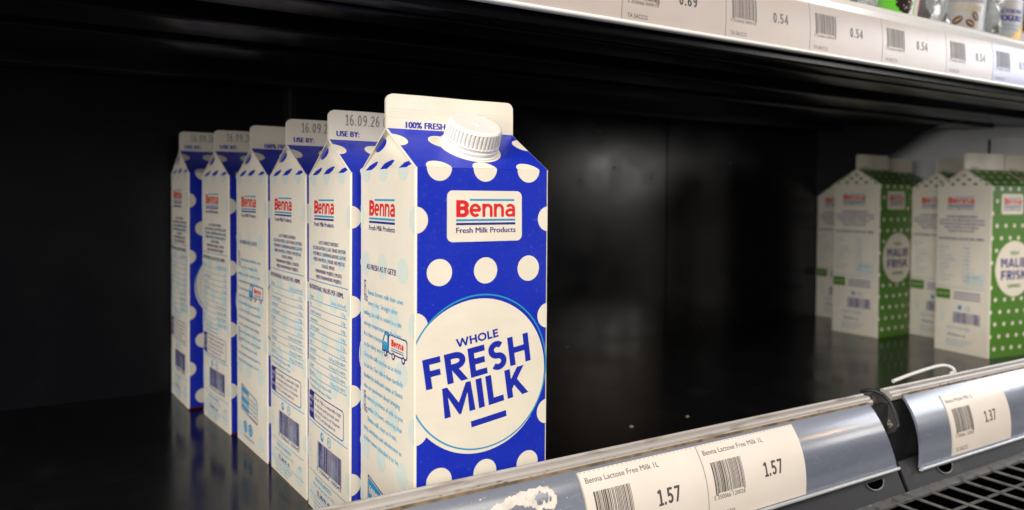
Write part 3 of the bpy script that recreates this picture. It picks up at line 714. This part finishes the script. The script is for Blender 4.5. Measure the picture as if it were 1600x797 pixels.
# ------------------------------------------------------------------ price rails
def arc_profile(p0, p1, bulge, n=24):
    a, c = Vector(p0), Vector(p1); d = c-a; nn = Vector((d.y, -d.x)).normalized()
    if nn.x > 0: nn = -nn
    return [tuple(a + d*t + nn*(bulge*4*t*(1-t)*(1.15-.3*t))) for t in (i/n for i in range(n+1))]
def offset_profile(pr, h):
    out = []
    for i, p in enumerate(pr):
        d = Vector(pr[min(i+1, len(pr)-1)]) - Vector(pr[max(i-1, 0)]); nn = Vector((d.y, -d.x)).normalized()
        if nn.x > 0: nn = -nn
        out.append(tuple(Vector(p) + nn*h))
    return out
def prof_fn(pr, X0):
    Ls = [0]
    for i in range(1, len(pr)): Ls.append(Ls[-1] + (Vector(pr[i])-Vector(pr[i-1])).length)
    T = Ls[-1]
    nrm = []
    for i in range(len(pr)):
        d = Vector(pr[min(i+1, len(pr)-1)]) - Vector(pr[max(i-1, 0)]); nn = Vector((d.y, -d.x)).normalized()
        nrm.append(-nn if nn.x > 0 else nn)
    def fn(u, v, h):
        s_ = max(0, min(T, T-v)); i = 0
        while i < len(Ls)-2 and Ls[i+1] < s_: i += 1
        t = (s_-Ls[i])/(Ls[i+1]-Ls[i]); p = Vector(pr[i]).lerp(Vector(pr[i+1]), t); q = nrm[i].lerp(nrm[i+1], t)
        return (X0+u, p.x+q.x*h, p.y+q.y*h)
    return fn, T
def rail(label, x0, x1, ledge, top, lip, bulge, mat_h, mat_l, thick=1.6, xl=None, cut=None):
    xl = x0 if xl is None else xl
    root = thing('price_rail', label, 'price rail', group='price rails along the shelf edges')
    pr = arc_profile(top, lip, bulge); inner = offset_profile(pr, -thick)
    b = MB(); b.extrude_x(pr + inner[::-1], x0, x1, mat_h)
    if cut:                          # the end of this rail is cut at a slant
        b.v = [(x if x < x1-1 else cut+(x1-cut)*max(0, min(1, (top[1]-z)/(top[1]-lip[1])))**1.6, y, z) for x, y, z in b.v]
    b.build('holder', root, smooth=True, angle=50)
    b = MB(); b.extrude_x(ledge, xl, x1 if not cut else cut+5, mat_l); b.build('top_ledge', root, smooth=False)
    y, z = lip
    b = MB(); b.extrude_x([(y+1.2, z-1.7), (y-.9, z-1.6), (y-1.8, z-.9), (y-2.1, z+.2), (y-1.5, z+.9), (y-.6, z+.8), (y+.8, z-.6)], x0, x1, UPLIPM if mat_l is UPRAILM else LIPM); b.build('bottom_lip', root, smooth=True, angle=60)
    return prof_fn(pr, 0)
def scuffs(root_label, fn, T, x0, x1, n, seed):
    r = random.Random(seed); b = MB(); k = 0
    f = Face(b, fn, None, (0, 1.5))
    for _ in range(n):
        x, v = r.uniform(x0, x1), r.uniform(3, T-3); L, w, a = r.uniform(.6, 9)*r.random(), r.uniform(.07, .28), r.choice((r.gauss(0, .12), r.uniform(-1.5, 1.5)))
        c, s_ = math.cos(a), math.sin(a); k += 1
        f.poly([(x-c*L/2+s_*w*.3, v-s_*L/2-c*w*.3), (x+c*L/2, v+s_*L/2), (x+c*L/2-s_*w, v+s_*L/2+c*w), (x-c*L/2-s_*w*.6, v-s_*L/2+c*w*.6)], SCUFF, .012+.001*(k % 7))
    for _ in range(n//3):
        x, v, q = r.uniform(x0, x1), r.uniform(2, T-2), r.uniform(.12, .55)
        f.poly([(x+q*r.uniform(.5, 1)*math.cos(t), v+q*r.uniform(.5, 1)*math.sin(t)) for t in (0, 1.1, 2.2, 3.1, 4.3, 5.3)], SCUFF, .02)
    for o in col.objects:
        if o.get('label') == root_label: b.build('scuff_marks', o)
def ledge_profile(y, z, d):
    return [(y, z-6), (y, z), (y-1.6, z+.5), (y-2.2, z-.4), (y-4.4, z-.8), (y-4.9, z-.2), (y-6.2, z-.7), (y-6.8, z-1.7), (y-d+1.4, z-2.0), (y-d, z-2.2), (y-d-.6, z-3.4), (y-d, z-6)]
fn1, T1 = rail('long clear blue-grey price rail in front of the blue cartons', -500, 316, ledge_profile(-8, 60.0, 8.2), (-17.2, 56.4), (-29.0, 17.0), 4.6, RAILM, LEDGEM, 1.6, None, 303.5)
fn2, T2 = rail('scuffed price rail of the next bay, below the green cartons', 341, 1300, ledge_profile(-7, 60.2, 8.2), (-16.6, 56.6), (-29.4, 12.0), 5.0, RAILM, LEDGEM, 1.6, 331)

scuffs('long clear blue-grey price rail in front of the blue cartons', fn1, T1, -60, 301, 330, 31)
scuffs('scuffed price rail of the next bay, below the green cartons', fn2, T2, 341, 620, 420, 32)
def price_label(fn, T, X, w, h, v0, name, price, label, group, paper=PAPER, code=1, faint=False, digits='5 350066 120026', ps=.30):
    ink = FAINT if faint else PRINT
    b = MB(); n = 26
    V = []; F = []
    for j in range(n+1):
        v = v0 + h*j/n
        V += [fn(X, v, .35), fn(X+w, v, .35)]
    F = [(2*j, 2*j+1, 2*j+3, 2*j+2) for j in range(n)]
    b.faces(V, F, paper)
    V2 = [fn(X, v0+h*j/n, .05) for j in range(n+1)]
    for j in range(n): b.poly([V[2*j], V[2*j+2], V2[j+1], V2[j]], paper)
    o = tag(b.build('price_label', smooth=True), label, 'price label', group)
    g = MB(); f = Face(g, lambda u, v, hh: fn(X+u, v0+v, .38+hh), None, (0, 1.5))
    if name: text(f, name, 3.0, h*.855, h*.064, ink, .05, width=min(w*.62, len(name)*1.75))
    text(f, 'TA SACCO', 4.0, h*.05, h*.068, ink, .05, width=15)
    for k in range(26): f.poly(rect(1+k*(w-2)/26, h-.62, 1+k*(w-2)/26+1.1, h-.38), GREY, .04)
    f.poly(rect(0, 0, .28, h), GREY, .04)
    g.build('lettering', o)
    g = MB(); f = Face(g, lambda u, v, hh: fn(X+u, v0+v, .38+hh), None, (0, 1.5)); barcode(f, 5.5, h*.36, 27.5, h*.75, ink, .05, code, 26, digits); g.build('barcode', o)
    g = MB(); f = Face(g, lambda u, v, hh: fn(X+u, v0+v, .38+hh), None, (0, 1.5)); bold(f, price, 43, h*.40, h*.19, 14.5, ink, .05, t=.16, gap=.13); g.build('price_print', o)
    return o
LG = 'price labels in the lower rails'
price_label(fn1, T1, 74.5, 76, 39.5, 1.2, 'Benna Lactose Free Milk 1L', '1.57', 'left lactose free milk price label 1.57 in the rail beside torn paper', LG, code=5)
price_label(fn1, T1, 150.8, 76.5, 39.5, 1.2, 'Benna Lactose Free Milk 1L', '1.57', 'right lactose free milk price label 1.57 in the rail beside bare plastic', LG, code=5)
price_label(fn2, T2, 377, 77, 40, 2.0, 'Benna Whole Milk 1L', '1.37', 'price label 1.37 in the scuffed rail of the next bay', LG, code=8)

# torn paper left on the first rail
b = MB()
def torn(pts, seed):
    r = random.Random(seed); f = Face(b, lambda u, v, h: fn1(u, v, h))
    top_, bot = pts; n = 70
    def at(c, t):
        i = min(int(t*(len(c)-1)), len(c)-2); k = t*(len(c)-1)-i
        return (c[i][0]+(c[i+1][0]-c[i][0])*k, c[i][1]+(c[i+1][1]-c[i][1])*k)
    P = []
    for i in range(n+1):
        t = i/n; a = at(top_, t); c = at(bot, t)
        P.append(((a[0]+r.uniform(-.3,.3), a[1]+r.uniform(-.35,.35)+.35*math.sin(i*.9)), (c[0]+r.uniform(-.3,.3), c[1]+r.uniform(-.5,.5)+.6*math.sin(i*.55+1))))
    for i in range(n):
        q = [P[i][1], P[i+1][1], P[i+1][0], P[i][0]]
        b.poly([fn1(u, v, .2) for u, v in q], TORN)
        for a, c in ((P[i][0], P[i+1][0]), (P[i+1][1], P[i][1])):
            b.poly([fn1(*a, .2), fn1(*c, .2), fn1(*c, .02), fn1(*a, .02)], TORN)
torn(([(13, 24), (20, 31.5), (27, 34.6), (36, 37.0), (45, 38.4), (53, 38.6), (57.5, 37.6), (60.5, 33)], [(10, 18), (19, 25.5), (26, 30.2), (34, 32.6), (42, 32.4), (48, 29.8), (54, 28.2), (59.5, 28.8)]), 4)
r = random.Random(8)
for k in range(9):
    x, v = r.uniform(12, 66), r.uniform(19, 40); q = r.uniform(.25, 1.1)
    P = [(x+q*r.uniform(.4, 1.2)*math.cos(2*math.pi*i/8), v+q*r.uniform(.3, .8)*math.sin(2*math.pi*i/8)) for i in range(8)]
    b.poly([fn1(u, w_, .1+.004*k) for u, w_ in P], TORN)
tag(b.build('torn_label'), 'torn strip of white paper stuck on the rail below the front carton', 'paper scrap')

# grime along the ledge groove
b = MB(); r = random.Random(11)
b.box((-500, -17.4, 55.5), (303, -16.3, 57.35), GRIME); b.box((341, -16.8, 55.5), (1300, -15.7, 57.5), GRIME)
for k in range(150):
    x = r.choice((r.uniform(-60, 319), r.gauss(80, 28), r.gauss(20, 30), r.uniform(331, 420), r.uniform(-60, 200)))
    if 301 < x < 334: continue
    y = r.choice((-15.6, -12.0, -10.0, -16.9)) + r.uniform(-.5, .5); z = 60 - (abs(y)-8)*.27 + (.0 if y > -16.3 else -2.0)
    w = r.uniform(.5, 3.2); d = r.uniform(.25, .6); h = r.uniform(.2, .6); n = 7
    v = [(x+w*r.uniform(.6,1)*math.cos(2*math.pi*i/n), y+d*math.sin(2*math.pi*i/n), z-.5) for i in range(n)] + [(x+.5*w*math.cos(2*math.pi*i/n), y+.6*d*math.sin(2*math.pi*i/n), z+h-.45) for i in range(n)]
    b.faces(v, [(i, (i+1) % n, n+(i+1) % n, n+i) for i in range(n)] + [tuple(range(n, 2*n))], GRIME)
tag(b.build('ledge_grime'), 'brown crusty grime along the ledges of the lower rails', 'grime', kind='stuff')

# bracket in the gap between the two rails
br = thing('rail_end_bracket', 'black soiled end bracket with a hole in the gap between the two price rails', 'bracket')
b = MB()
outl = [(0, 54), (-4, 57.5), (-9, 57.5), (-13.5, 53.5), (-17.5, 47), (-20.8, 39), (-18.5, 34.5), (-14, 32), (-10.5, 35), (-6, 41), (-2, 48)]
hole = [(-11.2+2.2*math.cos(2*math.pi*k/11), 46.0+3.0*math.sin(2*math.pi*k/11)) for k in range(11)]
# plate as a ring of quads between outline and hole
def ang(p): return math.atan2(p[1]-46, p[0]+11.2)
for x in (329.0, 331.0):
    O = sorted(outl, key=ang); Hh = sorted(hole, key=ang)
    for k in range(11):
        q = [O[k], O[(k+1) % 11], Hh[(k+1) % 11], Hh[k]]
        b.poly([(x, *p) for p in (q if x > 330 else q[::-1])], BRACKETM)
for k in range(11):
    O = outl; p, q = O[k], O[(k+1) % 11]; b.poly([(329,*p),(329,*q),(331,*q),(331,*p)], BRACKETM)
    p, q = hole[k], hole[(k+1) % 11]; b.poly([(329,*p),(329,*q),(331,*q),(331,*p)], BRACKETM)
b.build('plate', br)
b = MB(); r = random.Random(3)
for k in range(34):
    t = r.random(); y = -8 - 8*t + r.uniform(-1.8, 1.8); z = 46 - 9*t + r.uniform(-2.2, 2.2); s_ = r.uniform(.4, 1.1); n = 6
    v = [(328.9, y+s_*math.cos(2*math.pi*i/n), z+s_*r.uniform(.6,1.1)*math.sin(2*math.pi*i/n)) for i in range(n)] + [(328.9-s_*.6, y, z)]
    b.faces(v, [(i, (i+1) % n, n) for i in range(n)], CRUMBM)
b.build('crust', br)
b = MB(); b.tube([(322, 1, 57.5), (323, -3, 59.4), (325, -7, 59.6), (328, -11, 57.5), (330, -14.5, 53.5), (330, -18, 47), (330, -20.5, 40)], 1.1, BLACKSAT, 10); b.build('curled_rim', br, smooth=True)

# white plastic hook lying on the second rail
b = MB()
pts = [(353.6,-2,61.3),(365,-2,62.6),(376,-2,63.7),(390,-2,64.8),(403,-2,65.6),(412,-2.5,65.7),(418,-3,64.9),(422.5,-4,63.2),(424,-5,61.3),(421.5,-6.5,60.6),(415,-8,60.9)]
def smooth_path(p, n=5):
    P = [Vector(q) for q in p]; out = []
    for i in range(len(P)-1):
        p0, p1, p2, p3 = P[max(i-1,0)], P[i], P[i+1], P[min(i+2, len(P)-1)]
        for k in range(n):
            t = k/n; out.append(.5*((2*p1)+(-p0+p2)*t+(2*p0-5*p1+4*p2-p3)*t*t+(-p0+3*p1-3*p2+p3)*t**3))
    return out + [P[-1]]
b.tube(smooth_path(pts), 1.25, HOOKM, 10)
tag(b.build('plastic_hook', smooth=True), 'bent white plastic hook lying on the ledge of the right-hand rail', 'hook')

# black skirt under the rails, with half-round slots
sk = thing('base_skirt', 'black sloping skirt below the price rails with half-round slots', 'trim')
b = MB()
for x0, x1 in ((-500, 321.5), (325.5, 1300)):
    b.extrude_x([(-22, 17), (-23.5, 17), (-32.5, -1.0), (-31, -2)], x0, x1, SKIRTM)
b.build('skirt_panel', sk)
b = MB(); b.box((-500, -14, -4), (1300, -9, 52), SKIRTM); b.poly([(321.5,-23,15),(325.5,-23,15),(325.5,-30,0),(321.5,-30,0)], SLOT); b.build('skirt_core', sk)
for x, top_ in ((296, 13.5), (371, 10.5), (60, 13.5)):
    b = MB(); n = 14
    fnk = lambda u, v, h: (x+u, -23.5-9*((17-v)/18)-.45*h*1.8, v+.45*h)
    P = [(8.5*math.cos(math.pi+math.pi*k/n), top_-2.2 + 4.6*math.sin(math.pi+math.pi*k/n)) for k in range(n+1)]
    b.poly([fnk(u, v, .4) for u, v in P], SLOT)  # flat black half-disc painted as the darkness inside the slot
    b.tube([fnk(u, v, .6) for u, v in P], .45, WIREM, 6)
    b.build('slot', sk)

# wire grille in front
gr = thing('wire_grille', 'grey wire grille over the dark air return at lower right', 'grille')
b = MB(); b.extrude_x([(-32, -1.2), (-32, 1.4), (-33, 2.0), (-38.5, .4), (-38.5, -1.2)], -500, 1300, WIREM); b.build('edge_bar', gr)
b = MB()
for k in range(8): b.tube([(-500, -58.6-22.3*k, -1.6), (1300, -58.6-22.3*k, -1.6)], 1.0, WIREM, 8)
b.build('long_wires', gr, smooth=True)
b = MB()
for k in range(70):
    x = -30 + 18.4*k; b.tube([(x, -34, 0.4), (x, -230, 0.4)], .95, WIREM, 8)
b.build('cross_wires', gr, smooth=True)
b = MB(); b.box((-500, -260, -80), (1300, -20, -70), SLOT); b.box((-500, -34, -80), (1300, -31, -1.5), SLOT)
tag(b.build('air_duct'), kind='structure')
b = MB(); r = random.Random(5)
for k in range(90):
    x = r.uniform(230, 520); y = r.choice((-33.2, -33.8, -32.6)); s_ = r.uniform(.3, .9); n = 5
    v = [(x+s_*math.cos(2*math.pi*i/n)*1.4, y+s_*.6*math.sin(2*math.pi*i/n), 1.3) for i in range(n)] + [(x, y, 1.6+s_*.9)]
    b.faces(v, [(i, (i+1) % n, n) for i in range(n)], CRUMBM)
tag(b.build('grille_dust'), 'pale crumbs and dust along the edge of the wire grille', 'dust', kind='stuff')

# ------------------------------------------------------------------ upper rail, its labels and the pots above it
up_top, up_lip = (30.5, 321.0), (28.5, 284.5)
fnu, Tu = rail('bright upper price rail overhead, filled with price labels', -500, 1500, [(36, 315), (36, 326), (34.6, 327.5), (33.6, 326.2), (32, 325.6), (31.4, 326.3), (30.2, 325), (29.6, 322.4), (28.6, 321.6), (29.4, 317.5), (31, 315)], up_top, up_lip, 1.6, UPRAILM, UPRAILM, 1.6)
UG = 'price labels in the upper rail'
ul = [(57, 80, '0.59', 'upper rail price label cut off at the top edge, only its lower edge in view', 2), (137, 82, '0.69', 'upper rail label with TA SACCO in clear print, price cut by the top edge', 2), (219, 80, '0.54', 'leftmost and darkest of the 0.54 labels in the upper rail', 6),
      (299, 81, '0.54', 'second 0.54 label from the left in the upper rail', 6), (380, 84, '0.54', 'third 0.54 label from the left in the upper rail', 6), (464, 70, '0.54', 'rightmost faint 0.54 label in the upper rail, beside the blue-white label', 6)]
for x, w, pr_, lab, code in ul: price_label(fnu, Tu, x, w-.3, 34.5, 1.2, None, pr_, lab, UG, paper=GREYPAPER, faint=x > 210, code=code, digits='3 350066 009010')
price_label(fnu, Tu, 534.3, 80, 34.5, 1.2, None, '0.54', 'bluish white label at the right end of the upper rail', UG, paper=BLUEPAPER, faint=True, code=6)

def pot(loc, r0, r1, h, m, name, label, cat, deco, lid=None):
    root = thing(name, label, cat, loc, 0.0)
    n = 48; b = MB()
    prof = [(r0*.9, 0), (r0, 1.5), (r0+(r1-r0)*.5, h*.5), (r1, h-3), (r1+1.8, h-2.5), (r1+1.8, h)]
    V = [(rr*math.cos(2*math.pi*i/n), rr*math.sin(2*math.pi*i/n), z) for rr, z in prof for i in range(n)]
    b.faces(V, [(j*n+i, j*n+(i+1) % n, (j+1)*n+(i+1) % n, (j+1)*n+i) for j in range(len(prof)-1) for i in range(n)] + [tuple(range(n-1, -1, -1))], m)
    b.build('pot_body', root, smooth=True)
    b = MB(); b.faces([((r1+2.2)*math.cos(2*math.pi*i/n), (r1+2.2)*math.sin(2*math.pi*i/n), z) for z in (h+.05, h+.8) for i in range(n)], [(i, (i+1) % n, n+(i+1) % n, n+i) for i in range(n)] + [tuple(range(n, 2*n)), tuple(range(n-1, -1, -1))], lid or UPRAILM); b.build('foil_lid', root)
    g = MB()
    def fn(u, v, hh):
        rr = r0+(r1-r0)*v/h+hh+.1; a = -math.pi/2 - R(24) + u/r0; return (rr*math.cos(a), rr*math.sin(a), v)
    deco(Face(g, fn, None, (3, 0))); g.build('pot_print', root)
    return root
def deco_coffee(f):
    text(f, 'Coffee', -17, 38, 9, GREY, .15, width=34, offset=.02); text(f, 'YOGURT', -13, 30.5, 4.2, GOLD, .15, width=27, offset=.015)
    for u, v, a in ((-9, 22.5, .6), (2, 20, -.5), (7, 26, -.9), (-3, 13, .2)):
        for k, (rx, ry, m, h) in enumerate(((4.6, 2.9, BEAN, .15), (3.6, .5, GOLD, .25))):
            f.poly([(u+rx*math.cos(t)*math.cos(a)-ry*math.sin(t)*math.sin(a), v+rx*math.cos(t)*math.sin(a)+ry*math.sin(t)*math.cos(a)) for t in (2*math.pi*i/18 for i in range(18))], m, h)
def deco_plain(f):
    text(f, 'LACTOSE FREE', -10, 39, 3.6, NAVY, .15, width=27, offset=.015); text(f, 'YOGURT', -10, 32, 5.2, NAVY, .15, width=27, offset=.03)
    text(f, 'natural set', -5, 27.5, 2.4, TEAL, .15, width=20); text(f, 'low in fat', -4, 24, 2.4, TEAL, .15, width=17)
    for k in range(10):
        a, c = -6+3*k, -6+3*(k+1); f.poly([(a, 1), (c, 1), (c, 12+k*1.9+.06*k*k), (a, 12+(k-1)*1.9+.06*(k-1)**2)], YEL, .15+.003*k)
def deco_berry(f):
    f.poly(rect(-26, 2, 4, 34), LIME, .12)
    rr = random.Random(2)
    for k in range(46):
        t, q = rr.random()*6.28, rr.random()**.5; f.poly(circle(3+6*q*math.cos(t), 26+13*q*math.sin(t), 2.1, 12), BERRY, .15+.004*k)
        if k % 3 == 0: f.poly(circle(3+6*q*math.cos(t)+.4, 26+13*q*math.sin(t)+.6, .5, 8), GOLD, .36+.002*k)
    for k in range(8): f.poly([(11+k, 2), (12+k, 2), (14+k, 40), (13+k, 40)], PINK if k > 2 else LIME, .16+.003*k)
pot((444, 72, 318), 26, 33, 62, POTW, 'yoghurt_pot', 'yoghurt pot with blackberry and lime green print on the upper shelf', 'yoghurt pot', deco_berry)
pot((549, 80, 318), 33, 36, 66, POTG, 'yoghurt_pot', 'grey coffee yoghurt pot with coffee beans on the upper shelf', 'yoghurt pot', deco_coffee)
pot((622, 84, 318), 33, 36, 66, POTG, 'yoghurt_pot', 'lactose free yoghurt pot with yellow swoosh at the top right corner', 'yoghurt pot', deco_plain)
pot((362, 76, 318), 26, 33, 62, POTW, 'yoghurt_pot', 'pale yoghurt pot furthest left on the upper shelf, cut by the top edge', 'yoghurt pot', lambda f: (f.poly(rect(-12, 4, 12, 20), PALE, .12), f.poly(rect(-9, 8, 9, 12), TEAL, .15)))
for i, (x, w) in enumerate(((392, 9), (489, 16), (576, 11))):
    b = MB(); r = random.Random(20+i); n = 9; K = 8; rows_ = []
    for j in range(K+1):
        z = 318 + 58*j/K
        rows_.append([(x - w/2 + w*k/n, 48 + 6*math.sin(k*1.9+j*.7+i) + r.uniform(-2, 2), z) for k in range(n+1)])
    V = [p for q in rows_ for p in q]; V2 = [(p[0], p[1]+1.2, p[2]) for p in V]; N = len(V); nn_ = n+1
    F = [(j*nn_+k, j*nn_+k+1, (j+1)*nn_+k+1, (j+1)*nn_+k) for j in range(K) for k in range(n)]
    b.faces(V+V2, F + [tuple(N+a for a in reversed(f)) for f in F], CLEAR)
    tag(b.build('plastic_wrap', smooth=True), ['crinkled clear wrap left of the blackberry yoghurt pot', 'crinkled clear wrap between blackberry and coffee yoghurt pots', 'crinkled clear wrap between coffee and lactose free yoghurt pots'][i], 'plastic wrap', 'clear wrap between the pots')
